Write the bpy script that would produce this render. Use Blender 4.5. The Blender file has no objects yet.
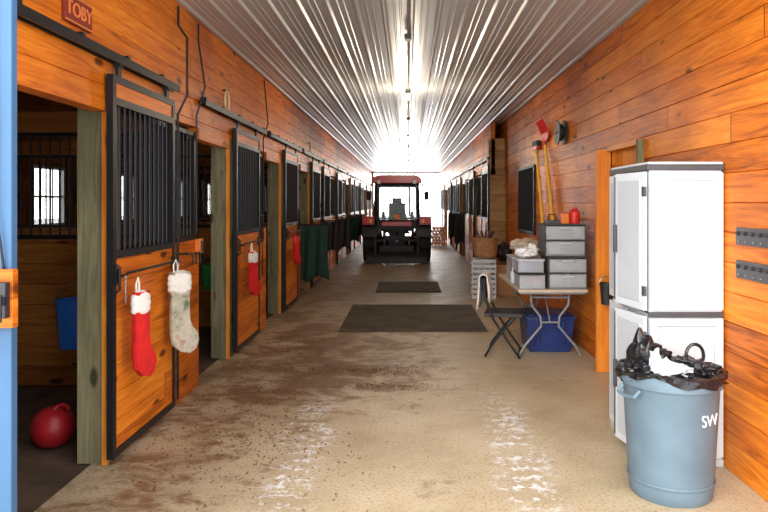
import bpy, bmesh, math, random
from mathutils import Vector, Matrix, noise, Euler
random.seed(7)
scene=bpy.context.scene
R=math.radians
# ------------------------------------------------------------------ materials
def nmat(name):
    m=bpy.data.materials.new(name); m.use_nodes=True
    nt=m.node_tree; b=nt.nodes['Principled BSDF']
    return m,nt,b
class NG:
    def __init__(s,nt): s.nt=nt
    def n(s,t,**k):
        x=s.nt.nodes.new(t)
        for a,v in k.items(): setattr(x,a,v)
        return x
    def put(s,sock,v):
        if isinstance(v,bpy.types.NodeSocket): s.nt.links.new(v,sock)
        elif v is not None: sock.default_value=v
    def math(s,op,a,b=None,c=None,clamp=False):
        x=s.n('ShaderNodeMath',operation=op); x.use_clamp=clamp
        s.put(x.inputs[0],a); s.put(x.inputs[1],b); s.put(x.inputs[2],c)
        return x.outputs[0]
    def comb(s,x,y,z):
        c=s.n('ShaderNodeCombineXYZ'); s.put(c.inputs[0],x); s.put(c.inputs[1],y); s.put(c.inputs[2],z); return c.outputs[0]
    def noise(s,vec,scale,detail=3,rough=.5,dist=0):
        x=s.n('ShaderNodeTexNoise'); s.put(x.inputs['Vector'],vec); x.inputs['Scale'].default_value=scale
        x.inputs['Detail'].default_value=detail; x.inputs['Roughness'].default_value=rough; x.inputs['Distortion'].default_value=dist
        return x.outputs['Fac']
    def ramp(s,fac,stops):
        x=s.n('ShaderNodeValToRGB'); s.put(x.inputs[0],fac); e=x.color_ramp.elements
        while len(e)<len(stops): e.new(.5)
        for i,(p,c) in enumerate(stops): e[i].position=p; e[i].color=(*c,1) if len(c)==3 else c
        return x.outputs[0]
    def mix(s,fac,a,b,mode='MIX'):
        x=s.n('ShaderNodeMix',data_type='RGBA',blend_type=mode)
        s.put(x.inputs[0],fac)
        for i,v in ((6,a),(7,b)):
            if isinstance(v,tuple): v=(*v,1) if len(v)==3 else v
            s.put(x.inputs[i],v)
        return x.outputs[2]
    def smooth(s,v,a,b):
        x=s.n('ShaderNodeMapRange',interpolation_type='SMOOTHSTEP'); s.put(x.inputs[0],v)
        s.put(x.inputs[1],a); s.put(x.inputs[2],b); return x.outputs[0]
    def bump(s,b,h,strength,dist=.01):
        x=s.n('ShaderNodeBump'); x.inputs['Strength'].default_value=strength; x.inputs['Distance'].default_value=dist
        s.put(x.inputs['Height'],h); s.nt.links.new(x.outputs[0],b.inputs['Normal'])
def simple(name,col,rough=.5,metal=0,var=.12,scale=6,bump=0,bscale=60,spec=.5):
    m,nt,b=nmat(name); g=NG(nt); tc=g.n('ShaderNodeTexCoord').outputs['Object']
    f=g.noise(tc,scale,4)
    lo=tuple(c*(1-var) for c in col); hi=tuple(min(1,c*(1+var)) for c in col)
    g.put(b.inputs['Base Color'],g.ramp(f,[(.3,lo),(.7,hi)]))
    b.inputs['Roughness'].default_value=rough; b.inputs['Metallic'].default_value=metal
    b.inputs['Specular IOR Level'].default_value=spec
    if bump: g.bump(b,g.noise(tc,bscale,3),bump)
    return m
BH=0.178
def wood(name,dark,mid,light,vertical=False,rough=.45,knots=True,bh=BH):
    m,nt,b=nmat(name); g=NG(nt); tc=g.n('ShaderNodeTexCoord').outputs['Object']
    sp=g.n('ShaderNodeSeparateXYZ'); g.put(sp.inputs[0],tc); X,Y,Z=sp.outputs
    if vertical:
        along=Z; acrossv=g.math('ADD',X,Y)
        seed=g.math('MULTIPLY',X,0.0)
    else:
        along=g.math('ADD',X,Y); idx=g.math('FLOOR',g.math('DIVIDE',Z,bh)); acrossv=Z
        wn=g.n('ShaderNodeTexWhiteNoise',noise_dimensions='1D'); g.put(wn.inputs['W'],idx)
        off=g.math('MULTIPLY',wn.outputs['Value'],3.6)
        seg=g.math('DIVIDE',g.math('ADD',along,off),3.6)
        seed=g.math('ADD',g.math('MULTIPLY',g.math('FLOOR',seg),7.13),g.math('MULTIPLY',idx,3.77))
    wn2=g.n('ShaderNodeTexWhiteNoise',noise_dimensions='1D'); g.put(wn2.inputs['W'],seed); rnd=wn2.outputs['Value']
    v=g.comb(g.math('MULTIPLY',along,1.0),g.math('MULTIPLY',acrossv,13),g.math('MULTIPLY',seed,1.7))
    grain=g.noise(v,1.6,5,.6,1.4)
    v2=g.comb(g.math('MULTIPLY',along,3),g.math('MULTIPLY',acrossv,90),seed)
    fine=g.noise(v2,1.5,2,.5)
    fac=g.math('ADD',g.math('MULTIPLY',grain,.74),g.math('ADD',g.math('MULTIPLY',rnd,.20),g.math('MULTIPLY',fine,.14)),)
    col=g.ramp(fac,[(.33,dark),(.54,mid),(.76,light)])
    if knots:
        vo=g.n('ShaderNodeTexVoronoi',feature='F1'); 
        g.put(vo.inputs['Vector'],g.comb(g.math('MULTIPLY',along,2.1),g.math('MULTIPLY',acrossv,5.2),g.math('MULTIPLY',seed,.91)))
        vo.inputs['Scale'].default_value=1.0
        k=g.smooth(vo.outputs['Distance'],.18,.08)
        col=g.mix(g.math('MULTIPLY',k,.88),col,tuple(c*.22 for c in dark))
    if not vertical:
        fr=g.math('FRACT',seg); e=g.math('MINIMUM',fr,g.math('SUBTRACT',1.0,fr))
        j=g.math('LESS_THAN',e,.0011)
        col=g.mix(j,col,tuple(c*.1 for c in dark))
    big=g.noise(tc,.8,2)
    col=g.mix(g.smooth(big,.60,.3),col,g.mix(.40,col,dark,'MULTIPLY'))
    g.put(b.inputs['Base Color'],col); b.inputs['Roughness'].default_value=rough; b.inputs['Specular IOR Level'].default_value=.22
    g.bump(b,fine,.15,.004)
    return m
M={}
M['pine']=wood('stained_pine',(.26,.050,.003),(.66,.165,.009),(.86,.30,.026))
M['pine_v']=wood('pine_trim',(.48,.145,.016),(.74,.26,.032),(.86,.38,.065),True)
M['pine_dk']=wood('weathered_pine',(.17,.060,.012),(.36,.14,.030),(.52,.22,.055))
M['post']=wood('treated_post',(.095,.085,.042),(.19,.17,.092),(.28,.255,.15),True,rough=.75)
M['lumber']=wood('raw_lumber',(.28,.14,.045),(.50,.28,.10),(.68,.42,.17))
M['black']=simple('black_steel',(.009,.009,.011),.45,.0,.2,spec=.35)
M['blackp']=simple('black_plastic',(.013,.013,.015),.55,0,.2,bump=.1)
M['blue']=simple('blue_paint',(.035,.10,.20),.65,0,.15,3)
M['bluedk']=simple('dark_blue_plastic',(.010,.028,.14),.4,0,.15)
M['blueb']=simple('blue_bucket_plastic',(.02,.20,.80),.4)
M['green']=simple('green_cloth',(.008,.042,.030),.9,0,.3,20,.3)
M['greenp']=simple('green_plastic',(.03,.50,.10),.4)
M['red']=simple('red_felt',(.60,.008,.006),.85,0,.15,20,.4,200)
M['redball']=simple('red_rubber',(.38,.010,.016),.45,0,.2,4,.2,12)
M['redpaint']=simple('red_paint',(.46,.010,.008),.28,0,.08)
M['redp']=simple('red_plastic',(.66,.03,.02),.4)
M['orange']=simple('orange_plastic',(.8,.20,.03),.45)
M['fur']=simple('white_fleece',(.80,.78,.72),.95,0,.08,60,.6,150)
M['white']=simple('white_plastic',(.60,.635,.68),.4,0,.03)
M['whiteg']=simple('grey_white_plastic',(.46,.49,.53),.45,0,.04)
M['paper']=simple('white_paper',(.8,.8,.8),.8,0,.08,20)
M['greyp']=simple('grey_plastic',(.20,.21,.23),.45)
M['dgrey']=simple('dark_grey_trim',(.055,.055,.06),.5)
M['can']=simple('blue_grey_plastic',(.115,.175,.225),.5,0,.14,5,.12,90)
M['tan']=simple('beige_laminate',(.50,.41,.30),.5,0,.06)
M['steel']=simple('grey_steel',(.28,.29,.30),.35,.8)
M['rubber']=simple('tyre_rubber',(.015,.015,.015),.8,0,.3)
M['mat']=simple('rubber_mat_black',(.068,.052,.032),.8,0,.45,3,.4,80)
M['yellow']=simple('yellow_handle',(.95,.52,.02),.45)
M['bag']=simple('black_bag_plastic',(.012,.012,.014),.25,0,.2,10,.6,25)
M['dirt']=simple('stall_dirt',(.080,.045,.026),.95,0,.5,3,.8,20)
M['wicker']=simple('wicker',(.42,.22,.09),.8,0,.3,30,.5,120)
M['sign']=simple('sign_brown',(.22,.025,.010),.5)
M['signt']=simple('sign_letters',(.75,.22,.06),.5)
M['cord']=simple('rope_tan',(.75,.6,.32),.9)
M['amber']=simple('amber_lens',(.95,.30,.02),.2)
M['log']=simple('orange_bark',(.55,.16,.03),.85,0,.4,12)
M['logend']=simple('cut_wood',(.85,.36,.10),.8,0,.25,18)
M['snow']=simple('snow',(.88,.90,.93),.8,0,.05,.5)
M['chips']=simple('straw_chips',(.20,.10,.04),.95,0,.5,8)
m,nt,b=nmat('patterned_knit'); g=NG(nt); tc=g.n('ShaderNodeTexCoord').outputs['Object']
f=g.noise(tc,11,3,.5); col=g.ramp(f,[(.32,(.10,.16,.10)),(.42,(.38,.36,.26)),(.60,(.55,.51,.42)),(.72,(.42,.28,.18))])
g.put(b.inputs['Base Color'],col); b.inputs['Roughness'].default_value=.95; g.bump(b,g.noise(tc,160,2),.5); M['sack']=m
def clearm(name,tint,alpha,rough=.15):
    m,nt,b=nmat(name); b.inputs['Base Color'].default_value=(*tint,1); b.inputs['Roughness'].default_value=rough
    b.inputs['Alpha'].default_value=alpha; return m
M['clear']=clearm('clear_plastic',(.60,.64,.68),.38,.3)
M['glass']=clearm('tinted_glass',(.05,.10,.085),.25,.05)
M['winglass']=clearm('window_glass',(.12,.10,.08),.62,.05)
m,nt,b=nmat('fill_lamp_glow'); b.inputs['Emission Color'].default_value=(1,.9,.75,1); b.inputs['Emission Strength'].default_value=2; M['fill_lamp']=m  # glow of the fill lamps added along the ceiling
# ceiling metal
m,nt,b=nmat('ribbed_white_metal'); g=NG(nt); tc=g.n('ShaderNodeTexCoord').outputs['Object']
f=g.noise(tc,.7,3); g.put(b.inputs['Base Color'],g.ramp(f,[(.3,(.42,.41,.39)),(.7,(.52,.51,.485))]))
b.inputs['Roughness'].default_value=.33; b.inputs['Metallic'].default_value=.20; M['ceil']=m
g.bump(b,g.noise(tc,2.0,2),.10,.02)
# concrete floor
m,nt,b=nmat('dusty_concrete'); g=NG(nt); tc=g.n('ShaderNodeTexCoord').outputs['Object']
sp=g.n('ShaderNodeSeparateXYZ'); g.put(sp.inputs[0],tc); X,Y,Z=sp.outputs
base=g.ramp(g.noise(tc,1.3,6,.65),[(.3,(.39,.295,.18)),(.5,(.50,.395,.25)),(.72,(.60,.49,.335))])
sand=g.noise(tc,55,3,.7)
base=g.mix(g.smooth(sand,.50,.70),base,(.28,.185,.10))
n1=g.noise(tc,2.1,7,.72,.4)
n2=g.noise(g.comb(g.math('MULTIPLY',X,1.0),g.math('MULTIPLY',Y,1.6),3.3),3.4,6,.75,.5)
left=g.smooth(X,-.2,-1.7)
band=g.math('MULTIPLY',g.smooth(Y,4.4,6.0),g.smooth(Y,11.0,7.5))
cen=g.smooth(g.math('ABSOLUTE',g.math('ADD',X,.45)),1.4,.2)
wgt=g.math('ADD',g.math('MULTIPLY',left,.12),g.math('MULTIPLY',g.math('MULTIPLY',band,cen),.13))
dm=g.smooth(g.math('ADD',g.math('ADD',g.math('MULTIPLY',n1,.5),g.math('MULTIPLY',n2,.5)),wgt),.555,.69)
base=g.mix(g.math('MULTIPLY',dm,.82),base,(.165,.072,.024))
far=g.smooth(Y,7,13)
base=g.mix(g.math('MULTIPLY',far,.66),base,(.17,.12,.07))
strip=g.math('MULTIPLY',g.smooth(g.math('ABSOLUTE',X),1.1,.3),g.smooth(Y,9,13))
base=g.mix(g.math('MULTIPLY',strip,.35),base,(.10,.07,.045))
tx=g.math('SUBTRACT',g.math('ABSOLUTE',g.math('ADD',X,.0)),.70)
tx=g.math('ABSOLUTE',g.math('ADD',tx,g.math('MULTIPLY',g.math('SUBTRACT',g.noise(tc,1.5,2),.5),.3)))
tm=g.math('MULTIPLY',g.smooth(tx,.22,.05),g.math('MULTIPLY',g.smooth(Y,6.2,4.4),g.smooth(Y,3.2,3.6)))
bands=g.math('SINE',g.math('MULTIPLY',g.math('ADD',Y,g.math('MULTIPLY',g.noise(tc,4,3),.22)),48))
blot=g.math('ADD',g.math('ADD',g.noise(tc,17,5,.8),g.math('MULTIPLY',bands,.035)),g.math('MULTIPLY',g.math('SUBTRACT',g.noise(tc,3,2),.5),.35))
wm=g.math('MULTIPLY',tm,g.smooth(blot,.51,.60))
base=g.mix(g.math('MULTIPLY',wm,.80),base,(.84,.85,.88))
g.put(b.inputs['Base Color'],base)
g.put(b.inputs['Roughness'],g.ramp(g.noise(tc,3,3),[(.3,(.38,)*3),(.7,(.58,)*3)]))
g.bump(b,g.math('ADD',sand,g.math('MULTIPLY',dm,.9)),.35,.010); M['floor']=m
# ------------------------------------------------------------------ mesh builder
class MB:
    def __init__(s): s.v=[];s.f=[];s.m=[];s.mats=[]
    def mi(s,k):
        mt=M[k]
        if mt not in s.mats: s.mats.append(mt)
        return s.mats.index(mt)
    def add(s,vs,fs,k,T=None):
        o=len(s.v); i=s.mi(k)
        for v in vs:
            v=Vector(v)
            s.v.append(T@v if T else v)
        for f in fs: s.f.append([o+a for a in f]); s.m.append(i)
    def box(s,x0,x1,y0,y1,z0,z1,k,T=None):
        vs=[(x,y,z) for x in(x0,x1) for y in(y0,y1) for z in(z0,z1)]
        s.add(vs,[(0,1,3,2),(4,6,7,5),(0,4,5,1),(2,3,7,6),(0,2,6,4),(1,5,7,3)],k,T)
    def cyl(s,p0,p1,r0,k,r1=None,n=12,T=None):
        p0=Vector(p0);p1=Vector(p1); r1=r0 if r1 is None else r1
        d=(p1-p0); q=d.to_track_quat('Z','Y').to_matrix()
        vs=[];fs=[]
        for i in range(n):
            a=2*math.pi*i/n; c=Vector((math.cos(a),math.sin(a),0))
            vs.append(p0+q@(c*r0)); vs.append(p1+q@(c*r1))
        for i in range(n):
            j=(i+1)%n; fs.append((2*i,2*j,2*j+1,2*i+1))
        fs.append([2*i for i in range(n)][::-1]); fs.append([2*i+1 for i in range(n)])
        s.add(vs,fs,k,T)
    def tube(s,pts,r,k,n=8,closed=False,T=None):
        pts=[Vector(p) for p in pts]; L=len(pts); vs=[];fs=[]
        prev=None
        for i,p in enumerate(pts):
            a=pts[i-1] if (i>0 or closed) else p; c=pts[(i+1)%L] if (i<L-1 or closed) else p
            t=(c-a).normalized()
            if prev is None:
                ref=Vector((0,0,1)) if abs(t.z)<.9 else Vector((1,0,0)); u=t.cross(ref).normalized()
            else: u=(prev-t*prev.dot(t)).normalized()
            prev=u; w=t.cross(u)
            for j in range(n):
                an=2*math.pi*j/n; vs.append(p+u*math.cos(an)*r+w*math.sin(an)*r)
        for i in range(L if closed else L-1):
            i2=(i+1)%L
            for j in range(n):
                j2=(j+1)%n; fs.append((i*n+j,i*n+j2,i2*n+j2,i2*n+j))
        if not closed: fs.append(list(range(n))[::-1]); fs.append([(L-1)*n+j for j in range(n)])
        s.add(vs,fs,k,T)
    def lathe(s,prof,k,T=None,n=32,wob=None):
        vs=[];fs=[]
        for i,(r,z) in enumerate(prof):
            for j in range(n):
                a=2*math.pi*j/n; rr,zz=r,z
                if wob: rr,zz=wob(i,a,r,z)
                vs.append((rr*math.cos(a),rr*math.sin(a),zz))
        for i in range(len(prof)-1):
            for j in range(n):
                j2=(j+1)%n; fs.append((i*n+j,i*n+j2,(i+1)*n+j2,(i+1)*n+j))
        s.add(vs,fs,k,T)
    def prism(s,poly,a0,a1,k,axis='x',T=None):
        def pt(u,w,a): return {'x':(a,u,w),'y':(u,a,w),'z':(u,w,a)}[axis]
        n=len(poly); vs=[pt(u,w,a0) for u,w in poly]+[pt(u,w,a1) for u,w in poly]
        fs=[list(range(n))[::-1],[n+i for i in range(n)]]+[(i,(i+1)%n,n+(i+1)%n,n+i) for i in range(n)]
        s.add(vs,fs,k,T)
    def blob(s,c,rad,k,amp=.2,fr=3,sub=3,seed=0,T=None):
        bm=bmesh.new(); bmesh.ops.create_icosphere(bm,subdivisions=sub,radius=1)
        vs=[]
        for v in bm.verts:
            d=1+amp*noise.noise(v.co*fr+Vector((seed*3.1,seed*1.7,seed)))+amp*.5*noise.noise(v.co*fr*2.3+Vector((seed,9,2)))
            vs.append((c[0]+v.co.x*rad[0]*d,c[1]+v.co.y*rad[1]*d,c[2]+v.co.z*rad[2]*d))
        s.add(vs,[[v.index for v in f.verts] for f in bm.faces],k,T); bm.free()
    def boards(s,axis,c,a0,a1,z0,z1,side,k,bh=BH,g=.006):
        kk=math.floor(z0/bh)
        zc=kk*bh
        pts=[]
        while zc<z1:
            for (zz,d) in ((zc,-g*1.4),(zc+g*.7,0),(zc+bh-g*.7,0)):
                if z0<=zz<=z1: pts.append((zz,d))
            zc+=bh
        if not pts or pts[0][0]>z0+1e-4: pts.insert(0,(z0,0))
        if pts[-1][0]<z1-1e-4: pts.append((z1,0))
        vs=[];fs=[]
        for zz,d in pts:
            q=c+side*d
            for a in (a0,a1): vs.append((q,a,zz) if axis=='x' else (a,q,zz))
        for i in range(len(pts)-1):
            f=(2*i,2*i+1,2*i+3,2*i+2)
            if (axis=='x')!=(side>0): f=f[::-1]
            fs.append(f)
        s.add(vs,fs,k)
        e=.012; t=.09
        b0,b1=sorted((c-side*e,c-side*t))
        if axis=='x': s.box(b0,b1,a0,a1,z0,z1,k)
        else: s.box(a0,a1,b0,b1,z0,z1,k)
    def obj(s,name,bevel=0,parent=None,smooth=True,seg=2):
        me=bpy.data.meshes.new(name); me.from_pydata([tuple(v) for v in s.v],[],s.f)
        for mt in s.mats: me.materials.append(mt)
        me.polygons.foreach_set('material_index',s.m)
        if smooth:
            me.polygons.foreach_set('use_smooth',[True]*len(me.polygons)); me.update()
            me.set_sharp_from_angle(angle=R(35))
        me.update(); o=bpy.data.objects.new(name,me); scene.collection.objects.link(o)
        if bevel:
            bv=o.modifiers.new('bevel','BEVEL'); bv.width=bevel; bv.segments=seg; bv.limit_method='ANGLE'; bv.angle_limit=R(40)
        if parent: o.parent=parent
        return o
def Tm(loc,rx=0,ry=0,rz=0): return Matrix.Translation(loc)@Euler((R(rx),R(ry),R(rz))).to_matrix().to_4x4()
XL=-1.84; XR=1.92; HC=3.2; YF=2.6; YE=33.8
# ------------------------------------------------------------------ floor / ceiling / ground
b=MB(); b.box(-1.94,1.93,1.2,YE+.3,-.12,0,'floor'); b.obj('floor')
b=MB(); b.box(-5.4,-1.94,YF,YE,-.12,-.01,'dirt'); b.box(1.93,5.4,YF,YE,-.12,-.01,'dirt'); b.obj('floor_stall_dirt')
b=MB(); b.box(-40,40,-30,90,-.30,-.13,'snow'); b.obj('ground')
b=MB()
x=-5.48; prof=[]
while x<5.45:
    for (u,dz) in ((0,0),(.018,.016),(.034,.016),(.052,0),(.098,0),(.104,.004),(.114,.004),(.120,0),(.150,0),(.156,.004),(.166,.004),(.172,0)):
        prof.append((x+u,HC-dz))
    x+=.2286
vs=[];fs=[]
for px,pz in prof: vs+=[(px,YF,pz),(px,YE,pz)]
for i in range(len(prof)-1): fs.append((2*i,2*i+1,2*i+3,2*i+2))
b.add(vs,fs,'ceil'); b.box(-5.5,5.5,YF,YE,HC+.03,HC+.12,'ceil'); 
b.obj('ceiling',smooth=False)
# ------------------------------------------------------------------ stall fronts
BARZ0,BARZ1=1.32,2.22
def stall_door(y0,y1,x,side):
    b=MB(); t=.02; fr=.045
    z0,z1=.05,2.38
    b.box(x-t,x+t,y0,y0+fr,z0,z1,'black'); b.box(x-t,x+t,y1-fr,y1,z0,z1,'black')
    for z in (z0,1.26,2.2,z1-fr): b.box(x-t,x+t,y0+fr,y1-fr,z,z+fr,'black')
    zz=z0+fr; 
    while zz<1.255:
        z2=min(zz+.17,1.26); b.box(x-.012,x+.012,y0+fr,y1-fr,zz+.0025,z2-.0025,'pine'); zz+=.17
    b.box(x-.006,x+.006,y0+fr,y1-fr,z0+fr,1.26,'pine_dk')
    b.box(x-.012,x+.012,y0+fr,y1-fr,2.245,2.335,'pine')
    n=int((y1-y0-2*fr)/.075); 
    for i in range(1,n):
        yy=y0+fr+(y1-y0-2*fr)*i/n; b.cyl((x,yy,1.30),(x,yy,2.2),.009,'black',n=8)
    for yy in (y0+.12,y1-.12):
        b.box(x-.008,x+.008,yy-.025,yy+.025,z1,z1+.09,'black')
        b.cyl((x-.02,yy,z1+.09),(x+.02,yy,z1+.09),.03,'black')
    xs=x+side*.05
    b.tube([(x+side*.02,y0+.022,1.05),(xs,y0+.022,1.07),(xs,y0+.022,1.21),(x+side*.02,y0+.022,1.23)],.008,'black')
    return b.obj('stall_door')
def track(y0,y1,xw,side):
    b=MB(); xa=xw+side*.012
    b.prism([(0,0),(0,.055),(0.055*side,.055),(.055*side,.0),(.042*side,0),(.042*side,.02),(.013*side,.02),(.013*side,0)],y0,y1,'black','y',T=Tm((xa,0,2.46)))
    yy=y0+.1
    while yy<y1: b.box(*sorted((xa-side*.010,xa+side*.03)),yy-.02,yy+.02,2.515,2.545,'black'); yy+=.6
    return b.obj('trim_door_track')
def grill(b,axis,c,a0,a1,z0=BARZ0,z1=BARZ1,gap=.085):
    fr=.035; t=.018
    def bx(p0,p1,q0,q1):
        if axis=='x': b.box(c-t,c+t,p0,p1,q0,q1,'black')
        else: b.box(p0,p1,c-t,c+t,q0,q1,'black')
    bx(a0,a0+fr,z0-.04,z1); bx(a1-fr,a1,z0-.04,z1); bx(a0+fr,a1-fr,z0-.04,z0); bx(a0+fr,a1-fr,z1-fr,z1)
    n=max(2,int((a1-a0)/gap))
    for i in range(1,n):
        a=a0+(a1-a0)*i/n
        p=(c,a) if axis=='x' else (a,c)
        b.cyl((p[0],p[1],z0),(p[0],p[1],z1-fr),.009,'black',n=8)
def stall_row(wall,xw,side,starts,pitch,dw,yend):
    for i,ys in enumerate(starts):
        yp=ys+dw; ye=min(ys+pitch,yend)
        wall.boards('x',xw,ys,ye,2.26,HC,side,'pine')
        wall.boards('x',xw,yp+.19,ye,0,1.28,side,'pine')
        grill(wall,'x',xw-side*.045,yp+.19,ye)
        xa,xb=sorted((xw-side*.10,xw+side*.006))
        wall.box(xa,xb,ys,yp,2.16,2.259,'pine')
        xa,xb=sorted((xw-side*.19,xw-side*.0))
        wall.box(xa,xb,yp,yp+.16,0,2.259,'post')
        xa,xb=sorted((xw-side*.03,xw+side*.005))
        wall.box(xa,xb,yp-.022,yp-.001,0,2.159,'pine_v')
wall=MB()
pitch=2.75; starts=[2.96]+[5.80+pitch*i for i in range(11)]
stall_row(wall,XL,1,[2.96],2.84,1.09,YE)
stall_row(wall,XL,1,[s for s in starts[1:] if s<YE-1],pitch,1.0,YE)
wall.boards('x',XL,YF,2.96,0,HC,1,'pine')
wall.obj('wall_left')
closed={4,5,7,8}
for i,s in enumerate(starts):
    if s>YE-2.5: continue
    yp=s+(1.09 if i==0 else 1.0)
    if i in closed: stall_door(s-.03,yp+.06,XL+.042,1)
    elif i==0: stall_door(3.98,5.04,XL+.042,1)
    else: stall_door(yp+.05,yp+1.13,XL+.042,1)
    track(s-.0,yp+1.50 if i else yp+1.08,XL,1)
pw=MB()
for s in starts[1:]:
    if s>YE: continue
    pw.boards('y',s-.02,-5.4,XL-.2,0,1.28,-1,'pine_dk'); 
    grill(pw,'y',s+.02,-5.3,XL-.2)
    pw.box(-5.4,XL-.2,s-.02,s+.06,2.22,2.40,'pine_dk')
pw.obj('wall_stall_partitions_left')
ow=MB()
prev=YF
wins=[]
for s in starts:
    wy=s+.95
    if wy+.5>YE: break
    ow.boards('x',-5.4,prev,wy,0,HC,1,'pine_dk'); ow.boards('x',-5.4,wy,wy+.9,0,1.25,1,'pine_dk'); ow.boards('x',-5.4,wy,wy+.9,2.15,HC,1,'pine_dk')
    prev=wy+.9; wins.append((wy,wy+.9))
ow.boards('x',-5.4,prev,YE,0,HC,1,'pine_dk'); ow.obj('wall_outer_left')
for k,(a,c) in enumerate(wins):
    w=MB(); x0,x1=-5.46,-5.40
    w.box(x0,x1,a,a+.04,1.25,2.15,'white'); w.box(x0,x1,c-.04,c,1.25,2.15,'white')
    w.box(x0,x1,a+.04,c-.04,1.25,1.29,'white'); w.box(x0,x1,a+.04,c-.04,2.11,2.15,'white'); w.box(x0+.01,x1-.01,a+.04,c-.04,1.68,1.71,'white')
    w.box(-5.435,-5.43,a+.04,c-.04,1.29,2.11,'winglass'); w.obj('window_%d'%(k+1))
f=MB(); f.boards('y',YF+.1,-5.4,-1.95,0,HC,1,'pine'); f.boards('y',YF+.1,2.02,5.4,0,HC,1,'pine')
f.box(-5.5,5.5,YF-.05,YF,HC+.0,HC+.7,'blue'); f.box(-5.5,-1.95,YF-.05,YF-.001,-.1,HC,'blue'); f.box(2.05,5.5,YF-.05,YF-.001,-.1,HC,'blue')
f.obj('wall_front')
j=MB(); j.box(-1.86,-1.535,2.50,2.595,-.1,HC,'blue'); j.box(-1.86,-1.478,2.46,2.499,-.1,HC,'blue')
jamb=j.obj('trim_blue_door_jamb',bevel=.004)
l=MB(); l.box(-1.56,-1.452,2.425,2.459,1.14,1.355,'pine'); l.box(-1.50,-1.462,2.395,2.425,1.18,1.31,'blackp'); l.box(-1.478,-1.455,2.375,2.395,1.23,1.26,'black')
l.cyl((-1.465,2.37,1.17),(-1.465,2.37,1.27),.006,'black')
l.tube([(-1.50,2.452,1.34),(-1.51,2.445,1.45),(-1.53,2.44,1.6),(-1.535,2.45,2.4),(-1.54,2.45,3.1)],.005,'black')
l.obj('gate_latch',bevel=.003,parent=jamb)
# ------------------------------------------------------------------ right wall
w=MB()
w.boards('x',XR,YF,5.42,0,HC,-1,'pine'); w.boards('x',XR,5.42,6.24,2.12,HC,-1,'pine')
w.boards('x',XR,6.24,9.9,0,HC,-1,'pine')
w.boards('x',XR,9.9,11.3,0,1.12,-1,'pine'); w.boards('x',XR,9.9,11.3,2.18,HC,-1,'pine')
w.boards('x',XR,11.3,13.0,0,HC,-1,'pine')
w.boards('x',XR,13.0,YE,2.26,HC,-1,'pine')
w.obj('wall_right')
d=MB(); d.box(XR+.03,XR+.07,5.45,6.21,0.01,2.09,'pine_v'); d.cyl((XR-.02,5.55,1.0),(XR+.03,5.55,1.0),.03,'steel'); d.obj('door_1')
t=MB(); t.box(1.785,XR-.001,6.245,6.30,0,2.10,'pine_v'); t.box(1.87,XR-.001,5.36,5.42,0,2.12,'post'); t.box(1.88,XR-.001,5.42,6.245,2.08,2.13,'pine_v')
t.obj('trim_1',bevel=.004)
g_=MB(); grill(g_,'x',XR-.02,9.9,11.3,1.16,2.18); g_.box(XR+.05,XR+.06,9.9,11.3,1.12,2.18,'blackp'); g_.obj('window_grille')
wall=MB(); XRS=1.64
st=[13.1+2.9*i for i in range(8)]; st=[s for s in st if s<YE-1]
stall_row(wall,XRS,-1,st,2.9,1.1,YE)
wall.boards('y',13.1,XRS-.04,5.4,0,2.88,-1,'lumber')
wall.boards('y',13.08,XR+.1,5.4,0,HC,-1,'pine')
wall.obj('wall_right_stalls')
for i,s in enumerate(st):
    if i in (2,5): stall_door(s+1.2,s+2.3,XRS-.042,-1)
    else: stall_door(s-.03,s+1.16,XRS-.042,-1)
    track(s,s+2.7,XRS,-1)
pw=MB()
for s in st[1:]:
    pw.boards('y',s-.02,XRS+.2,5.4,0,1.28,-1,'pine_dk'); grill(pw,'y',s+.02,XRS+.2,5.3)
pw.boards('x',5.4,YF,YE,0,HC,-1,'pine_dk')
pw.obj('wall_outer_right')
e=MB(); e.boards('y',YE,-5.4,-1.76,0,HC,-1,'pine_dk'); e.boards('y',YE,1.64,5.4,0,HC,-1,'pine_dk'); e.boards('y',YE,-1.76,1.64,3.12,HC,-1,'whiteg'); e.obj('wall_end')
c=MB(); c.cyl((0.0,5.0,3.165),(0.0,YE-.3,3.165),.009,'greyp',n=8)
for yy in (6.2,9.2,12.2,15.2,18.2,21.2,24.2,27.2):
    c.box(-.035,.035,yy-.05,yy+.05,3.13,3.18,'dgrey')
c.obj('ceiling_conduit')
for yy in (9.2,15.2,21.2,27.2):  # glowing fixtures and point lights added as interior fill for the aisle
    L=MB(); L.lathe([(0.0,0),(.03,0),(.036,-.02),(.034,-.07),(.02,-.09),(0,-.092)],'fill_lamp',T=Tm((0,yy,3.128)),n=16)
    for a in range(4):
        an=a*math.pi/2; L.tube([(.04*math.cos(an),yy+.04*math.sin(an),3.125),(.04*math.cos(an),yy+.04*math.sin(an),3.05),(0,yy,3.02)],.003,'steel',n=5)
    L.obj('added_fill_lamp')
    pl=bpy.data.lights.new('fill_point','POINT'); pl.energy=50; pl.color=(1,.88,.70); pl.shadow_soft_size=.15
    o=bpy.data.objects.new('interior_fill_light',pl); o.location=(0,yy,2.78); scene.collection.objects.link(o)
c=MB(); c.tube([(XL+.02,5.22,.05),(XL+.02,5.22,2.3),(XL+.10,5.2,2.45),(XL+.10,5.2,2.9),(XL+.03,5.2,3.0),(XL+.03,5.2,3.15)],.010,'black')
c.tube([(XL+.02,5.68,1.35),(XL+.02,5.68,2.35),(XL+.09,5.69,2.6),(XL+.03,5.70,3.0),(XL+.03,5.70,3.15)],.008,'black')
c.tube([(XL+.02,8.3,1.3),(XL+.02,8.3,2.4),(XL+.08,8.3,2.6),(XL+.03,8.3,3.15)],.008,'black')
c.obj('electrical_conduit')
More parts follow.
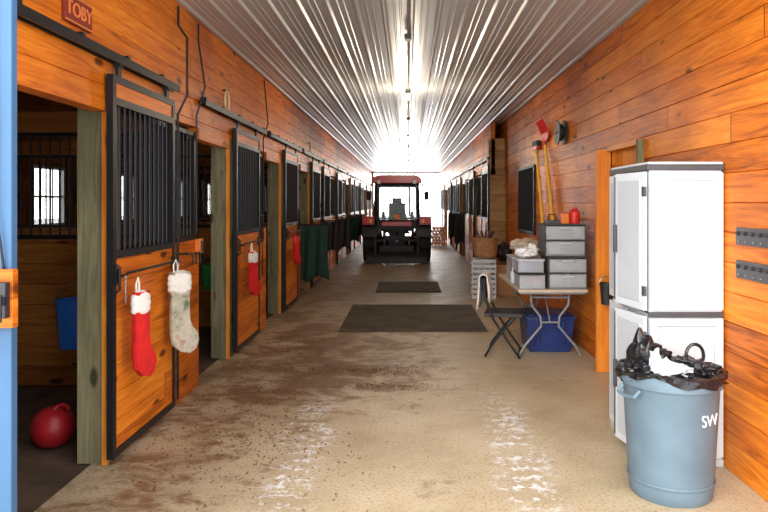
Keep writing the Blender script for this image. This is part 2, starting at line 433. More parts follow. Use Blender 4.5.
c=MB(); c.box(XL+.001,XL+.05,5.69,5.77,1.16,1.29,'orange'); c.box(XL+.05,XL+.058,5.70,5.76,1.18,1.27,'dgrey'); c.obj('electrical_outlet_box',bevel=.004)
s_=MB(); s_.box(XL+.001,XL+.022,3.50,3.80,2.575,2.73,'sign'); s_.box(XL+.022,XL+.026,3.505,3.795,2.58,2.588,'signt'); s_.box(XL+.022,XL+.026,3.505,3.795,2.717,2.725,'signt')
so=s_.obj('name_sign',bevel=.004)
def text(body,size,loc,rot,mk,parent,name,ext=.003):
    cu=bpy.data.curves.new(name,'FONT'); cu.body=body; cu.size=size; cu.extrude=ext; cu.align_x='CENTER'; cu.align_y='CENTER'; cu.materials.append(M[mk])
    o=bpy.data.objects.new(name,cu); o.location=loc; o.rotation_euler=rot; scene.collection.objects.link(o); o.parent=parent
text('TOBY',.11,(XL+.025,3.65,2.652),(R(90),0,R(90)),'signt',so,'letters')
for (yy,zz) in ((6.55,2.72),(12.1,2.70)):
    h=MB(); h.cyl((XL+.001,yy,zz),(XL+.06,yy,zz),.008,'black'); 
    h.tube([(XL+.045,yy+.07*math.sin(a),zz-.12+.12*math.cos(a)) for a in [2*math.pi*i/16 for i in range(16)]],.009,'cord',closed=True,n=6)
    h.obj('rope_loop')
def blanket_bar(y0,y1,z,x):
    b=MB(); b.tube([(XL+.064,y0,z-.02),(x,y0,z-.01),(x,y0+.03,z),(x,y1-.03,z),(x,y1,z-.01),(XL+.064,y1,z-.02)],.009,'black')
    b.box(XL+.063,XL+.072,y0-.02,y0+.02,z-.07,z+.03,'black'); b.box(XL+.063,XL+.072,y1-.02,y1+.02,z-.07,z+.03,'black')
    for yy in (y0+.0,y1-.03):
        for k in range(6): b.tube([( x,yy+.008*math.sin(a+k),z-.02-.03*k+.014*math.cos(a)) for a in [2*math.pi*i/8 for i in range(8)]],.003,'steel',closed=True,n=4)
    return b.obj('blanket_bar')
blanket_bar(4.02,4.98,1.17,-1.72); blanket_bar(6.95,7.8,1.17,-1.72); blanket_bar(9.7,10.55,1.17,-1.72)
b=MB(); b.tube([(XL+.005,5.30,1.19),(XL+.07,5.30,1.19),(XL+.07,5.66,1.17),(XL+.005,5.66,1.17)],.008,'black'); 
for yy in (5.4,5.5,5.6): b.tube([(XL+.07,yy,1.19),(XL+.08,yy,1.14),(XL+.075,yy,1.09)],.006,'black')
b.obj('halter_hook_rack')
# black halters hanging on hooks between the stalls
for (yy,zz) in ((8.15,1.45),(10.95,1.5),(13.6,1.45)):
    b=MB(); b.cyl((XL+.001,yy,zz),(XL+.05,yy,zz),.008,'steel',n=8)
    b.tube([(XL+.035,yy+.05*math.sin(a),zz-.17+.17*math.cos(a)) for a in [2*math.pi*i/18 for i in range(18)]],.010,'blackp',closed=True,n=6)
    b.tube([(XL+.045,yy+.035*math.sin(a),zz-.26+.07*math.cos(a)) for a in [2*math.pi*i/14 for i in range(14)]],.010,'blackp',closed=True,n=6)
    b.tube([(XL+.04,yy,zz-.33),(XL+.04,yy+.01,zz-.55),(XL+.045,yy-.01,zz-.75)],.009,'blackp',n=6)
    b.obj('horse_halter')
# ------------------------------------------------------------------ stockings
def stocking(x,y,z,h,mk,cuffmk,loop=True,flip=1,tw=0,wf=.30):
    b=MB(); w=h*wf
    pts=[(-w/2,0),(-w/2,-.55*h),(-w*.52,-.72*h),(-w*.40,-.88*h),(0,-.97*h),(w*.5,-h),(w*.85,-.95*h),(w*1.0,-.84*h),(w*.9,-.74*h),(w*.66,-.68*h),(w*.52,-.60*h),(w*.5,-.5*h),(w/2,0)]
    T=Tm((x,y,z),0,0,tw)
    layers=[(-.028,.72),(-.02,.92),(0,1.0),(.02,.92),(.028,.72)]
    vs=[];fs=[]; n=len(pts)
    for (d,sc) in layers:
        for (u,v) in pts:
            ax=0 if v>-.6*h else .28*w
            uu=ax+(u-ax)*sc; vv=v if v>-.5*h else -.5*h+(v+.5*h)*(.96+.04*sc)
            vs.append((uu*flip,d,vv))
    for k in range(4):
        for i in range(n):
            i2=(i+1)%n; fs.append((k*n+i,k*n+i2,(k+1)*n+i2,(k+1)*n+i))
    fs.append(list(range(n))[::-1]); fs.append([4*n+i for i in range(n)])
    b.add(vs,fs,mk,T)
    b.blob((0,0,-.07*h),(w*.60,.040,.09*h),cuffmk,.06,4,3,1,T)
    b.blob((0,0,-.14*h),(w*.62,.040,.10*h),cuffmk,.04,4,3,2,T)
    b.blob((0,0,-.20*h),(w*.60,.038,.08*h),cuffmk,.06,4,3,4,T)
    if loop: b.tube([(-w*.3,0,0),(-w*.32,0,.05),(-w*.2,0,.09),(-w*.1,0,.05),(-w*.12,0,0)],.006,cuffmk,n=6,T=T)
    return b.obj('christmas_stocking')
stocking(-1.66,4.10,1.05,.54,'red','fur',tw=72,wf=.24)
stocking(-1.66,4.80,1.10,.60,'sack','fur',tw=45,wf=.25)
stocking(-1.66,7.07,1.08,.48,'red','fur',tw=70,wf=.27)
stocking(-1.66,9.80,1.10,.42,'red','redp',tw=70)
def cloth(name,x0,x1,y,z0,z1,mk,amp=.03,waves=3,T=None,th=.02):
    b=MB(); nu,nv=28,14; vs=[];fs=[]
    for i in range(nu+1):
        for jv in range(nv+1):
            u=i/nu;v=jv/nv
            xx=x0+(x1-x0)*(.5+(u-.5)*(1+.12*v)); yy=y+amp*(.3+.7*v)*math.sin(u*waves*2*math.pi+v*1.3)
            zz=z1+(z0-z1)*v*(1+.06*math.sin(u*7))
            vs.append((xx,yy,zz))
    for i in range(nu):
        for jv in range(nv):
            a=i*(nv+1)+jv; fs.append((a,a+1,a+nv+2,a+nv+1))
    b.add(vs,fs,mk,T); o=b.obj(name); so=o.modifiers.new('s','SOLIDIFY'); so.thickness=th; return o
def arm(y): 
    b=MB(); b.cyl((XL+.012,y,1.24),(-1.30,y,1.24),.012,'black'); b.box(XL+.001,XL+.012,y-.04,y+.04,1.15,1.30,'black'); b.obj('swing_blanket_arm')
cloth('horse_blanket',-1.76,-1.36,11.0,.34,1.22,'green',.05,2.2,th=.03); arm(11.0)
for (yy,mk,z0) in ((13.4,'blackp',.62),(16.0,'blackp',.5),(18.9,'green',.5),(21.6,'blackp',.5)):
    cloth('horse_blanket',-1.76,-1.42,yy,z0,1.22,mk,.04,2,th=.03); arm(yy)
for yy in (18.1,20.9):
    cloth('horse_blanket',1.30,1.54,yy,.5,1.3,'blackp',.04,2,th=.03)
    b=MB(); b.cyl((1.26,yy,1.32),(1.62,yy,1.32),.012,'black'); b.obj('swing_blanket_arm')
# ------------------------------------------------------------------ buckets & ball
def bucket(name,x,y,z,r,h,mk,handle=True):
    b=MB(); b.lathe([(0,0),(r*.78,0),(r*.8,.01),(r,h),(r*1.07,h),(r*1.07,h-.02),(r*1.0,h-.025),(r*.97,h-.002),(r*.76,.015),(0,.015)],mk,T=Tm((x,y,z)),n=28)
    if handle:
        b.tube([(x+r*1.05*math.cos(a),y,z+h+r*.9*math.sin(a)) for a in [math.pi*i/10 for i in range(11)]],.005,'steel',n=6)
    return b.obj(name)
bucket('feed_bucket',-2.78,5.50,.40,.14,.40,'blueb'); bucket('feed_bucket',-2.46,8.30,.52,.13,.30,'greenp')
b=MB(); b.blob((-2.34,4.35,.125),(.135,.135,.135),'redball',.02,2,4,3); b.tube([(-2.26+.045*math.cos(a),4.30+.02*math.sin(a),.25+.03*math.sin(a)) for a in [math.pi*i/8 for i in range(9)]],.012,'redball')
b.obj('horse_play_ball')
# ------------------------------------------------------------------ cabinet
b=MB(); x0,x1,y0,y1=1.455,XR-.006,4.0,4.74
b.box(x0+.012,x1-.005,y0+.012,y1-.012,.02,.92,'white'); b.box(x0+.012,x1-.005,y0+.012,y1-.012,.935,1.80,'white')
b.box(x0+.018,x1-.01,y0+.018,y1-.018,.92,.935,'dgrey')
b.box(x0-.01,x1,y0-.008,y1,1.80,1.835,'dgrey'); b.box(x0,x1-.005,y0,y1-.008,1.835,1.85,'white')
b.box(x0,x1,y0,y1,0,.045,'whiteg')
for (za,zb) in ((.06,.90),(.95,1.785)):
    b.box(x0+.012,x0+.06,y0-.008,y0+.012,za,zb,'white'); b.box(x1-.055,x1-.005,y0-.008,y0+.012,za,zb,'white')
    b.box(x0+.06,x1-.055,y0-.008,y0+.012,za,za+.045,'white'); b.box(x0+.06,x1-.055,y0-.008,y0+.012,zb-.045,zb,'white')
b.box(x0+.004,x1-.004,y0-.004,y0+.018,.905,.938,'dgrey')
for (za,zb) in ((.06,.91),(.945,1.79)):
    b.box(x0-.012,x0+.008,y0+.38,y1-.01,za,zb,'white'); b.box(x0-.017,x0-.012,y0+.42,y1-.05,za+.05,zb-.05,'whiteg')
    T=Tm((x0-.002,y0+.012,0),0,0,10)
    b.box(-.022,0,0,.36,za,zb,'white',T); b.box(-.028,-.022,.04,.32,za+.05,zb-.05,'whiteg',T)
    b.box(-.045,-.022,.325,.345,(za+zb)/2-.09,(za+zb)/2+.09,'dgrey',T)
    for hz in (za+.12,zb-.12): b.box(-.026,-.01,-.012,.02,hz-.03,hz+.03,'dgrey',T)
    b.box(-.03,-.022,.352,.362,za+.02,zb-.02,'dgrey',T)
b.obj('storage_cabinet',bevel=.006)
# ------------------------------------------------------------------ trash can
cx,cy=1.455,3.66
b=MB(); T=Tm((cx,cy,0))
b.lathe([(0,.01),(.19,.01),(.205,0),(.215,.015),(.222,.06),(.252,.60),(.256,.61),(.272,.615),(.275,.66),(.268,.685),(.25,.685),(.245,.60),(.21,.03),(0,.03)],'can',T=T,n=48)
b.lathe([(.2255,.085),(.229,.09),(.2305,.10),(.2275,.105)],'can',T=T,n=48)
for a in (R(200),R(20)):
    ca,sa=math.cos(a),math.sin(a)
    b.tube([(cx+ca*r_-sa*u,cy+sa*r_+ca*u,z_) for (r_,u,z_) in ((.265,-.07,.60),(.295,-.065,.57),(.30,0,.56),(.295,.065,.57),(.265,.07,.60))],.011,'can')
can=b.obj('trash_can')
b=MB(); b.lathe([(.20,.60),(.245,.665),(.262,.697),(.281,.69),(.285,.675),(.283,.655)],'bag',T=T,n=96,wob=lambda i,a,r,z:(r+(.006*math.sin(a*13+i*2) if i>1 else 0)+.004*math.sin(a*29), z+([0,.004,.006,.006,.014,.022][i])*(math.sin(a*3+2.2)+.5*math.sin(a*8))))
b.blob((cx,cy,.63),(.235,.235,.07),'bag',.35,3,4,5)
b.blob((cx-.16,cy+.00,.75),(.065,.08,.13),'bag',.35,1.8,4,2)
b.blob((cx-.07,cy+.10,.72),(.10,.08,.07),'bag',.4,2.5,4,12)
b.blob((cx+.10,cy+.04,.69),(.12,.10,.045),'bag',.5,3,4,8)
b.blob((cx+.16,cy-.08,.69),(.07,.07,.04),'bag',.5,3,4,9)
b.blob((cx-.20,cy-.06,.69),(.06,.07,.05),'bag',.5,3,4,19)
b.tube([(cx+.17+.05*math.cos(a),cy+.08,.735+.065*math.sin(a)) for a in [-.3+ (math.pi+.6)*i/12 for i in range(13)]],.010,'bag')
b.obj('bag',parent=can)
b=MB()
b.blob((cx-.07,cy-.12,.715),(.065,.045,.045),'paper',.6,2.2,3,4); b.blob((cx-.12,cy-.10,.755),(.03,.025,.05),'whiteg',.6,2.2,3,6); b.blob((cx+.02,cy-.12,.70),(.05,.04,.03),'whiteg',.6,2.6,3,7)
b.obj('crumpled_paper',parent=can)
ang=R(-60); text('SW',.085,(cx+.2445*math.cos(ang),cy+.2445*math.sin(ang),.46),(R(87),0,ang+R(90)),'paper',can,'marking',.002)
for z in (1.41,1.22):
    b=MB(); b.box(XR-.018,XR-.001,3.25,3.83,z-.05,z+.05,'dgrey')
    for i in range(7):
        yy=3.31+.08*i; b.cyl((XR-.018,yy,z+.015),(XR-.035,yy,z+.02),.011,'blackp'); b.cyl((XR-.018,yy,z-.03),(XR-.026,yy,z-.03),.006,'steel')
    b.obj('bridle_hook_rack',bevel=.003)
# ------------------------------------------------------------------ folding table
b=MB(); tx0,tx1,ty0,ty1,tz=1.12,1.83,6.7,8.2,.72
b.box(tx0,tx1,ty0,ty1,tz-.03,tz,'tan'); b.box(tx0+.02,tx1-.02,ty0+.02,ty1-.02,tz-.05,tz-.03,'greyp')
for yy in (ty0+.16,ty1-.16):
    xm=(tx0+tx1)/2; 
    for sx in (-1,1):
        b.tube([(xm+sx*.20,yy,tz-.05),(xm+sx*.19,yy,tz-.18),(xm+sx*.10,yy,tz-.30),(xm+sx*.09,yy,tz-.40),(xm+sx*.26,yy,.12),(xm+sx*.32,yy,.012)],.013,'greyp',n=10)
    b.cyl((xm-.09,yy,tz-.36),(xm+.09,yy,tz-.36),.011,'greyp'); b.cyl((xm-.20,yy,tz-.10),(xm+.20,yy,tz-.10),.011,'greyp')
    b.tube([(xm,yy,tz-.36),(xm,yy+(.3 if yy<7.4 else -.3),tz-.06)],.008,'greyp')
b.obj('folding_table',bevel=.004)
def drawer_unit(x0,x1,y0,y1,z0,nd,dh):
    b=MB(); t=.012; H=nd*dh+.02
    b.box(x0,x1,y0,y1,z0,z0+.012,'greyp'); b.box(x0,x1,y0,y1,z0+H-.014,z0+H,'dgrey')
    for k in range(1,nd): b.box(x0,x1,y0,y1,z0+k*dh,z0+k*dh+.010,'dgrey')
    for (a,c) in ((x0,x0+t),(x1-t,x1)): b.box(a,c,y0,y1,z0,z0+H,'dgrey')
    b.box(x0,x1,y1-t,y1,z0,z0+H,'greyp')
    for k in range(nd):
        za=z0+k*dh+.016; zb=z0+(k+1)*dh-.004
        b.box(x0+t+.002,x1-t-.002,y0-.012,y0-.006,za,zb,'clear'); b.box((x0+x1)/2-.06,(x0+x1)/2+.06,y0-.03,y0-.012,zb-.03,zb-.012,'whiteg')
        for q in range(16):
            b.blob((x0+.05+(x1-x0-.10)*random.random(),y0+.055+.05*random.random(),za+.035+random.random()*(dh-.085)),(.04,.03,.03),random.choice(['paper','whiteg','paper','whiteg','tan','greyp']),.4,2,2,q+k)
    b.obj('plastic_drawer_unit',bevel=.003)
drawer_unit(1.43,1.83,6.74,7.12,tz+.001,2,.155); drawer_unit(1.40,1.82,6.76,7.12,tz+.335,2,.155)
def bin_clear(x0,x1,y0,y1,z0,h,lid='whiteg',fill=('paper','greyp','dgrey','redp')):
    b=MB(); t=.005
    b.box(x0,x1,y0,y1,z0,z0+t,'clear')
    b.box(x0,x1,y0,y0+t,z0+t,z0+h,'clear'); b.box(x0,x1,y1-t,y1,z0+t,z0+h,'clear'); b.box(x0,x0+t,y0+t,y1-t,z0+t,z0+h,'clear'); b.box(x1-t,x1,y0+t,y1-t,z0+t,z0+h,'clear')
    b.box(x0-.01,x1+.01,y0-.01,y1+.01,z0+h,z0+h+.018,lid)
    for q in range(18):
        b.blob((x0+.05+(x1-x0-.1)*random.random(),y0+.05+(y1-y0-.1)*random.random(),z0+.045+(h-.09)*random.random()),(.045,.04,.035),random.choice(fill),.4,2,2,q)
    b.obj('clear_storage_bin',bevel=.002)
bin_clear(1.14,1.40,6.74,7.10,tz+.001,.14,'blackp'); bin_clear(1.13,1.39,6.76,7.10,tz+.165,.12,'whiteg',('dgrey','greyp','blueb','paper'))
bin_clear(1.16,1.50,7.35,7.75,tz+.001,.26,'whiteg')
b=MB(); b.blob((1.22,6.90,tz+.365),(.095,.10,.05),'paper',.5,2.5,3,1); b.blob((1.31,6.95,tz+.375),(.06,.07,.06),'fur',.6,2.5,3,11); b.obj('plastic_bag')
b=MB(); b.blob((1.33,7.55,tz+.39),(.16,.12,.085),'tan',.4,2.5,3,5); b.obj('feed_sack')
b=MB(); b.lathe([(0,0),(.025,0),(.03,.02),(.03,.11),(.012,.14),(.012,.17),(0,.17)],'white',T=Tm((1.155,7.25,tz+.002)),n=16); b.obj('shampoo_bottle')
b=MB(); b.lathe([(0,0),(.05,0),(.055,.02),(.055,.12),(.035,.145),(.025,.15),(.025,.17),(0,.17)],'redp',T=Tm((1.74,6.9,tz+.666)),n=20); b.obj('red_bottle')
b=MB(); b.box(1.59,1.67,6.84,6.94,tz+.666,tz+.77,'orange'); b.box(1.595,1.665,6.845,6.935,tz+.77,tz+.78,'redp'); b.obj('treat_box',bevel=.004)
b=MB(); b.box(1.44,1.57,6.80,6.98,tz+.666,tz+.70,'dgrey'); b.tube([(1.46,6.88,tz+.70),(1.47,6.88,tz+.76),(1.54,6.88,tz+.76),(1.55,6.88,tz+.70)],.007,'blackp'); b.obj('grooming_tote',bevel=.004)
b=MB(); b.lathe([(0,0),(.035,0),(.035,.16),(.015,.20),(.015,.24),(0,.24)],'white',T=Tm((1.72,7.4,tz+.002)),n=20); b.lathe([(0,0),(.03,0),(.03,.13),(.012,.16),(.012,.19),(0,.19)],'blueb',T=Tm((1.62,7.5,tz+.002)),n=20); b.obj('spray_bottles')
b=MB(); 
def taper(b,x0,x1,y0,y1,z0,z1,ins,mk):
    vs=[(x0+ins,y0+ins,z0),(x1-ins,y0+ins,z0),(x1-ins,y1-ins,z0),(x0+ins,y1-ins,z0),(x0,y0,z1),(x1,y0,z1),(x1,y1,z1),(x0,y1,z1)]
    b.add(vs,[(3,2,1,0),(4,5,6,7),(0,1,5,4),(1,2,6,5),(2,3,7,6),(3,0,4,7)],mk)
taper(b,1.27,1.78,7.05,7.60,0,.36,.035,'bluedk'); b.box(1.255,1.795,7.035,7.615,.36,.385,'bluedk'); b.box(1.29,1.76,7.07,7.58,.385,.40,'bluedk')
for xx in (1.39,1.66): b.box(xx-.015,xx+.015,7.04,7.06,.08,.33,'bluedk')
b.obj('blue_storage_tote',bevel=.006)
bucket('hanging_bucket',1.845,6.12,.66,.065,.20,'blackp')
# ------------------------------------------------------------------ folding chair facing +X
b=MB(); T=Tm((1.01,6.97,0),0,0,-12)
for sy in (-.21,.21):
    b.tube([(-.20,sy,.80),(-.17,sy,.60),(-.09,sy,.40),(.10,sy,.12),(.18,sy,.012)],.013,'black',T=T)
    b.tube([(.14,sy*.9,.43),(.02,sy*.9,.30),(-.12,sy*.9,.12),(-.18,sy*.9,.012)],.013,'black',T=T)
b.tube([(-.20,-.21,.80),(-.205,-.15,.83),(-.205,.15,.83),(-.20,.21,.80)],.013,'black',T=T)
b.cyl((.16,-.21,.05),(.16,.21,.05),.009,'black',T=T); b.cyl((-.16,-.19,.05),(-.16,.19,.05),.009,'black',T=T)
b.box(-.19,.20,-.19,.19,.425,.465,'blackp',T=T)
b.box(-.205,-.175,-.20,.20,.58,.82,'blackp',T=T)
b.obj('folding_chair',bevel=.004)
b=MB(); vs=[];fs=[]
path=[(-.255,.50),(-.245,.62),(-.238,.74),(-.232,.83),(-.205,.86),(-.160,.845),(-.145,.72),(-.135,.58)]
ny=12
for i,(px_,pz_) in enumerate(path):
    for k in range(ny+1):
        yy=-.235+.32*k/ny; vs.append((px_+.012*math.sin(k*1.7+i*.4)*(1 if i in(0,1,2,6,7) else 0),yy,pz_+.015*math.sin(k*.9)*(1 if i in (0,7) else 0)))
for i in range(len(path)-1):
    for k in range(ny): a=i*(ny+1)+k; fs.append((a,a+1,a+ny+2,a+ny+1))
b.add(vs,fs,'fur',T); o=b.obj('draped_towel'); q=o.modifiers.new('s','SOLIDIFY'); q.thickness=.012
# ------------------------------------------------------------------ crate etc
b=MB(); x0,x1,y0,y1=1.08,1.46,11.0,11.5
for z in [.01+.085*i for i in range(8)]:
    b.box(x0,x1,y0,y0+.02,z,z+.05,'white'); b.box(x0,x0+.02,y0+.02,y1,z,z+.05,'white'); b.box(x1-.02,x1,y0+.02,y1,z,z+.05,'white'); b.box(x0+.02,x1-.02,y1-.02,y1,z,z+.05,'white')
for xx in [x0+.095*i for i in range(5)]: b.box(xx-.01,xx+.01,y0+.004,y0+.016,.01,.64,'white')
for yy in [y0+.1*i for i in range(1,5)]: b.box(x0+.004,x0+.016,yy-.006,yy+.006,.01,.64,'white')
b.box(x0,x1,y0,y1,.0,.012,'white'); b.obj('plastic_crate')
b=MB(); b.lathe([(0,0),(.17,0),(.20,.05),(.21,.30),(.225,.31),(.215,.33),(.20,.31),(.17,.02),(0,.02)],'wicker',T=Tm((1.32,11.25,.68)),n=28)
for k in range(9): b.tube([(1.32+.03*math.cos(k*.7),11.25+.03*math.sin(k*.7),.9),(1.32+.16*math.cos(k*.7),11.25+.16*math.sin(k*.7),1.12)],.012,random.choice(['wicker','cord','dgrey']),n=5)
b.obj('wicker_basket')
b=MB(); b.box(1.52,1.88,11.4,12.2,0,.5,'wicker'); b.box(1.50,1.89,11.38,12.22,.5,.53,'lumber'); b.box(1.51,1.52,11.5,12.1,.1,.4,'lumber'); b.obj('wooden_feed_box',bevel=.006)
b=MB(); b.blob((1.70,11.8,.73),(.16,.25,.17),'blackp',.3,2,3,4); b.obj('saddle_pad_pile')
# ------------------------------------------------------------------ tools on wall
def fork(y,z0,lean,mk='redp',zl=1.22):
    b=MB(); x=XR-.04; zt=z0+zl
    b.cyl((x,y,z0),(x,y+lean,zt),.020,'yellow'); b.cyl((x,y+lean,zt-.02),(x,y+lean*1.05,zt+.08),.026,mk)
    yh=y+lean
    b.prism([(yh-.22,zt+.10),(yh-.12,zt+.05),(yh+.12,zt+.05),(yh+.22,zt+.10),(yh+.23,zt+.17),(yh-.23,zt+.17)],x-.012,x+.012,mk,'x')
    for i in range(11):
        yy=yh-.21+.42*i/10; b.tube([(x,yy,zt+.14),(x-.03,yy,zt+.24),(x-.08,yy,zt+.33)],.010,mk,n=5)
    b.cyl((XR-.001,yh-.05,zt+.02),(x-.03,yh-.05,zt+.02),.006,'steel')
    b.obj('manure_fork')
fork(8.55,1.30,.50,zl=1.10)
# push broom with yellow handle, black head up
b=MB(); x=XR-.05
b.cyl((x,9.15,1.28),(x,9.62,2.38),.020,'yellow'); b.box(x-.03,x+.03,9.45,9.80,2.38,2.42,'redp')
for i in range(16): b.box(x-.028,x+.028,9.455+.0215*i,9.470+.0215*i,2.42,2.50,'blackp')
b.cyl((XR-.001,9.58,2.34),(x-.03,9.58,2.34),.006,'steel'); b.obj('push_broom')
b=MB(); T=Tm((XR-.06,8.05,2.46),0,90,0)
b.lathe([(.02,-.04),(.15,-.045),(.15,-.035),(.06,-.03),(.06,.03),(.15,.035),(.15,.045),(.02,.04)],'dgrey',T=T,n=28)
b.tube([(XR-.06,8.05+.085*math.cos(a),2.46+.085*math.sin(a)) for a in [2*math.pi*i/20 for i in range(20)]],.02,'blackp',closed=True)
b.cyl((XR-.001,8.05,2.46),(XR-.12,8.05,2.46),.012,'steel'); b.obj('hose_reel')
def mat_(x0,x1,y0,y1):
    b=MB(); b.box(x0,x1,y0,y1,.0,.018,'mat')
    b.obj('rubber_floor_mat',bevel=.005)
mat_(-.86,.99,8.2,10.3); mat_(-.58,.60,11.8,13.3)
b=MB()
def chips(n,cx_,cy_,sx,sy):
    for _ in range(n):
        x=random.gauss(cx_,sx); y=random.gauss(cy_,sy)
        if not(-1.78<x<1.0) or y<3.2 or y>8.1: continue
        l=random.uniform(.004,.013); w_=random.uniform(.002,.005); a=random.uniform(0,3.14); ca,sa=math.cos(a),math.sin(a)
        z=.002+random.random()*.003
        b.add([(x-l*ca-w_*sa,y-l*sa+w_*ca,z),(x-l*ca+w_*sa,y-l*sa-w_*ca,z),(x+l*ca+w_*sa,y+l*sa-w_*ca,z+.003),(x+l*ca-w_*sa,y+l*sa+w_*ca,z+.003)],[(0,1,2,3)],'chips')
chips(900,-.5,6.3,.35,.10); chips(400,-.2,5.75,.25,.06); chips(500,-1.3,5.2,.3,.7); chips(350,-1.4,6.8,.25,.8); chips(300,-.4,7.4,.5,.3); chips(300,-1.0,4.2,.4,.4)
b.obj('straw_debris',smooth=False)
# ------------------------------------------------------------------ tractor (rear view)
tr=bpy.data.objects.new('tractor',None); scene.collection.objects.link(tr)
TX,TY=-.30,18.2
def TT(x=0,y=0,z=0,rx=0,ry=0,rz=0): return Tm((TX+x,TY+y,z),rx,ry,rz)
def tyre(x,y,r,w_,name,rim='dgrey'):
    b=MB(); T=TT(x,y,r,0,90,0); h=w_/2
    b.lathe([(r*.55,-h*.8),(r*.62,-h),(r*.86,-h),(r*.95,-h*.85),(r*.965,0),(r*.95,h*.85),(r*.86,h),(r*.62,h),(r*.55,h*.8)],'rubber',T=T,n=40)
    b.lathe([(0,-h*.25),(r*.2,-h*.25),(r*.25,-h*.45),(r*.5,-h*.5),(r*.56,-h*.85),(r*.56,h*.85),(r*.5,h*.5),(r*.25,h*.45),(r*.2,h*.3),(0,h*.3)],rim,T=T,n=32)
    n=18
    for k in range(n):
        for sgn in (-1,1):
            a=2*math.pi*(k+(.5 if sgn>0 else 0))/n
            Tl=T@Matrix.Rotation(a,4,'Z')@Matrix.Translation((r*.965,0,sgn*h*.45))@Matrix.Rotation(sgn*R(38),4,'X')
            b.box(-.03,.02,-.018,.018,-h*.55,h*.55,'rubber',Tl)
    b.obj(name,parent=tr)
tyre(-.74,0,.56,.36,'rear_tyre_left'); tyre(.74,0,.56,.36,'rear_tyre_right'); tyre(-.62,1.85,.38,.26,'front_tyre_left'); tyre(.62,1.85,.38,.26,'front_tyre_right')
b=MB(); T=TT()
b.cyl((-.6,0,.56),(.6,0,.56),.11,'black',T=T,n=16); b.box(-.22,.22,-.28,1.1,.40,.86,'black',T); b.box(-.18,.18,1.0,2.2,.42,.70,'black',T); b.cyl((-.55,1.85,.38),(.55,1.85,.38),.06,'black',T=T)
b.box(-.46,.46,-.42,.9,.84,.93,'black',T)
for sx in (-1,1):
    b.tube([(sx*.20,-.25,.45),(sx*.36,-.85,.40)],.028,'black',T=T); b.tube([(sx*.20,-.30,.88),(sx*.33,-.62,.80)],.028,'black',T=T); b.tube([(sx*.33,-.62,.80),(sx*.33,-.64,.42)],.016,'steel',T=T)
    b.box(sx*.56-.03,sx*.56+.03,-.95,-.80,.22,.70,'black',T)
b.tube([(0,-.3,.80),(0,-.85,.72)],.025,'black',T=T); b.box(-.06,.06,-.75,-.2,.30,.34,'black',T); b.cyl((0,-.28,.58),(0,-.42,.58),.035,'steel',T=T)
b.box(-.45,.45,-.92,-.84,.30,.48,'black',T); b.box(-.34,.34,-.90,-.84,.62,.74,'black',T)
b.prism([(-.92,.02),(-.86,.06),(-.85,.22),(-.90,.34),(-.93,.34),(-.88,.2),(-.90,.08)],-.80,.80,'black','x',T)
b.obj('chassis_and_hitch',bevel=.008,parent=tr)
b=MB()
for sx in (-1,1):
    prof=[]
    for k in range(13):
        a=R(12+ (168-12)*k/12); prof.append((-math.cos(a)*.66*1.0, .56+math.sin(a)*.66))
    inner=[(u*.95,.56+(v-.56)*.95) for u,v in prof][::-1]
    xa,xb=sorted((sx*.52,sx*.93)); b.prism(prof+inner,xa,xb,'blackp','x',T)
    b.box(*sorted((sx*.50,sx*.53)),-.55,.6,.75,1.2,'blackp',T)
    b.box(*sorted((sx*.60,sx*.92)),-.60,-.50,1.02,1.24,'redpaint',T)
    b.box(*sorted((sx*.76,sx*.90)),-.62,-.60,1.07,1.16,'redp',T); b.box(*sorted((sx*.66,sx*.74)),-.62,-.60,1.07,1.16,'amber',T)
b.box(-.52,.52,-.44,-.38,.90,1.12,'blackp',T); b.box(-.40,.40,-.455,-.44,.98,1.10,'redpaint',T)
b.prism([(-.29,.70),(-.31,1.05),(-.24,1.28),(-.10,1.34),(.10,1.34),(.24,1.28),(.31,1.05),(.29,.70)],1.05,2.35,'redpaint','y',T); b.box(-.24,.24,2.35,2.38,.75,1.22,'blackp',T)
b.obj('body_panels',bevel=.012,parent=tr)
b=MB()
zc0,zc1=1.0,2.12
corners={'rl':((-.60,-.42,zc0),(-.56,-.36,zc1)),'rr':((.60,-.42,zc0),(.56,-.36,zc1)),'fl':((-.58,1.0,.75),(-.55,.85,zc1)),'fr':((.58,1.0,.75),(.55,.85,zc1))}
for p,q in corners.values(): b.cyl(p,q,.045,'black',T=T,n=8)
b.cyl((-.6,-.42,1.12),(.6,-.42,1.12),.03,'black',T=T); b.cyl((-.56,-.36,2.08),(.56,-.36,2.08),.035,'black',T=T)
b.cyl((-.55,.85,2.08),(.55,.85,2.08),.035,'black',T=T); b.cyl((-.58,1.0,1.15),(.58,1.0,1.15),.03,'black',T=T)
for sx in(-1,1): b.cyl((sx*.60,-.42,1.15),(sx*.58,1.0,1.15),.03,'black',T=T); b.cyl((sx*.56,-.36,2.08),(sx*.55,.85,2.08),.03,'black',T=T); b.cyl((sx*.6,.2,.95),(sx*.56,.2,2.08),.025,'black',T=T)
b.cyl((0,-.43,2.05),(-.22,-.44,1.70),.01,'black',T=T)
b.box(-.24,.24,.05,.50,1.0,1.14,'blackp',T); b.box(-.23,.23,.0,.12,1.12,1.60,'blackp',T); b.box(-.13,.13,.02,.10,1.6,1.74,'blackp',T)
b.tube([(.19*math.cos(a),.72+.06*math.sin(a),1.42+.18*math.sin(a)) for a in [2*math.pi*i/20 for i in range(20)]],.014,'blackp',closed=True,T=T); b.cyl((0,.72,1.42),(0,.95,1.1),.03,'blackp',T=T)
b.obj('cab_frame_and_seat',parent=tr)
b=MB(); b.box(-.55,.55,-.41,-.405,1.14,2.06,'glass',T); b.box(-.53,.53,.92,.925,1.17,2.06,'glass',T); 
for sx in(-1,1): b.box(*sorted((sx*.575,sx*.58)),-.36,.88,1.17,2.05,'glass',T)
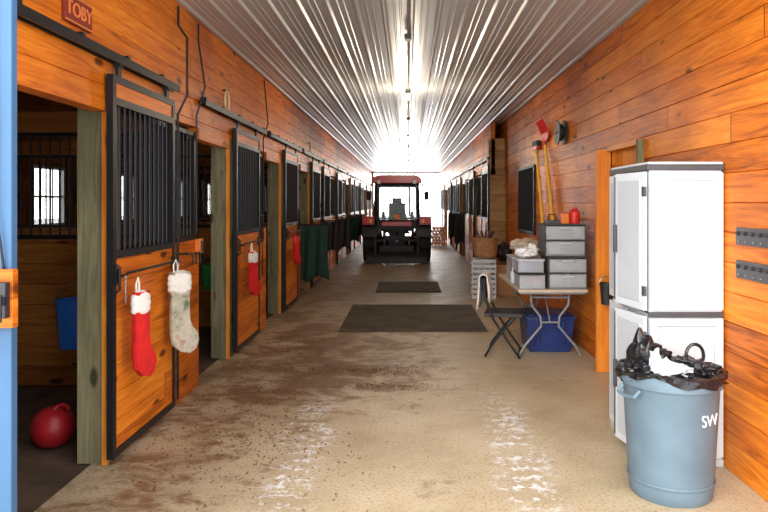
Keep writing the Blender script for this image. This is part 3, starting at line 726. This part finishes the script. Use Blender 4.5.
b.obj('cab_glass',parent=tr)
b=MB(); b.prism([(-.66,2.13),(-.68,2.20),(-.62,2.31),(-.48,2.36),(.48,2.36),(.62,2.31),(.68,2.20),(.66,2.13)],-.52,1.02,'redpaint','y',T); b.box(-.6,.6,-.5,.98,2.10,2.13,'blackp',T)
b.obj('cab_roof',bevel=.03,parent=tr,seg=3)
b=MB()
for sx in(-1,1):
    b.cyl((sx*.48,-.56,2.16),(sx*.48,-.47,2.16),.055,'white',T=T); b.box(*sorted((sx*.66,sx*.72)),-.35,-.28,2.05,2.13,'amber',T); b.tube([(sx*.58,.85,1.85),(sx*.78,.92,1.88)],.01,'black',T=T); b.box(*sorted((sx*.76,sx*.90)),.90,.93,1.68,1.94,'blackp',T)
    b.tube([(sx*.42,.95,.95),(sx*.42,1.1,1.32),(sx*.44,2.2,1.18),(sx*.45,2.85,.45),(sx*.45,3.0,.30)],.05,'redpaint',T=T)
b.box(-.07,.07,-.47,-.455,1.16,1.30,'orange',T); 
b.cyl((.34,1.3,1.2),(.34,1.3,2.15),.03,'steel',T=T)
b.prism([(2.95,.05),(3.5,.04),(3.5,.07),(3.05,.10),(3.0,.55),(2.95,.55)],-.85,.85,'steel','x',T)
b.obj('lights_mirrors_loader',bevel=.005,parent=tr)
# ------------------------------------------------------------------ firewood stack
b=MB(); 
for r_ in range(6):
    for c_ in range(5-(r_%2)):
        x=.92+.125*c_+(.06 if r_%2 else 0); z=.065+.115*r_
        b.cyl((x,25.0,z),(x,25.45,z),.062,'log',n=10); b.cyl((x,24.995,z),(x,25.0,z),.055,'logend',n=10)
b.obj('firewood_stack')
# ------------------------------------------------------------------ light
w=bpy.data.worlds.new('sky'); scene.world=w; w.use_nodes=True; nt=w.node_tree; g=NG(nt)
tc=g.n('ShaderNodeTexCoord').outputs['Generated']; sp=g.n('ShaderNodeSeparateXYZ'); g.put(sp.inputs[0],tc)
col=g.ramp(sp.outputs[2],[(0,(1,.985,.96)),(.5,(.92,.95,1.0))])
g.put(nt.nodes['Background'].inputs[0],col)
st_=g.math('ADD',4.0,g.math('MULTIPLY',g.smooth(sp.outputs[1],.50,1.0),16.0))
g.put(nt.nodes['Background'].inputs[1],st_)
sd=bpy.data.lights.new('winter_sun','SUN'); sd.energy=3.2; sd.angle=R(40); sd.color=(1,.95,.86)
so=bpy.data.objects.new('winter_sun',sd); so.rotation_euler=(R(68),0,R(-26)); scene.collection.objects.link(so)
# ------------------------------------------------------------------ camera
cd=bpy.data.cameras.new('camera'); cd.sensor_width=36; cd.lens=36*660/768; cd.shift_x=-24/768; cd.shift_y=-53/768
co=bpy.data.objects.new('camera',cd); co.location=(0,0,1.6); co.rotation_euler=(R(90),0,0); scene.collection.objects.link(co); scene.camera=co
cd.clip_start=.05; cd.clip_end=300
scene.view_settings.view_transform='Standard'; scene.view_settings.exposure=0.0
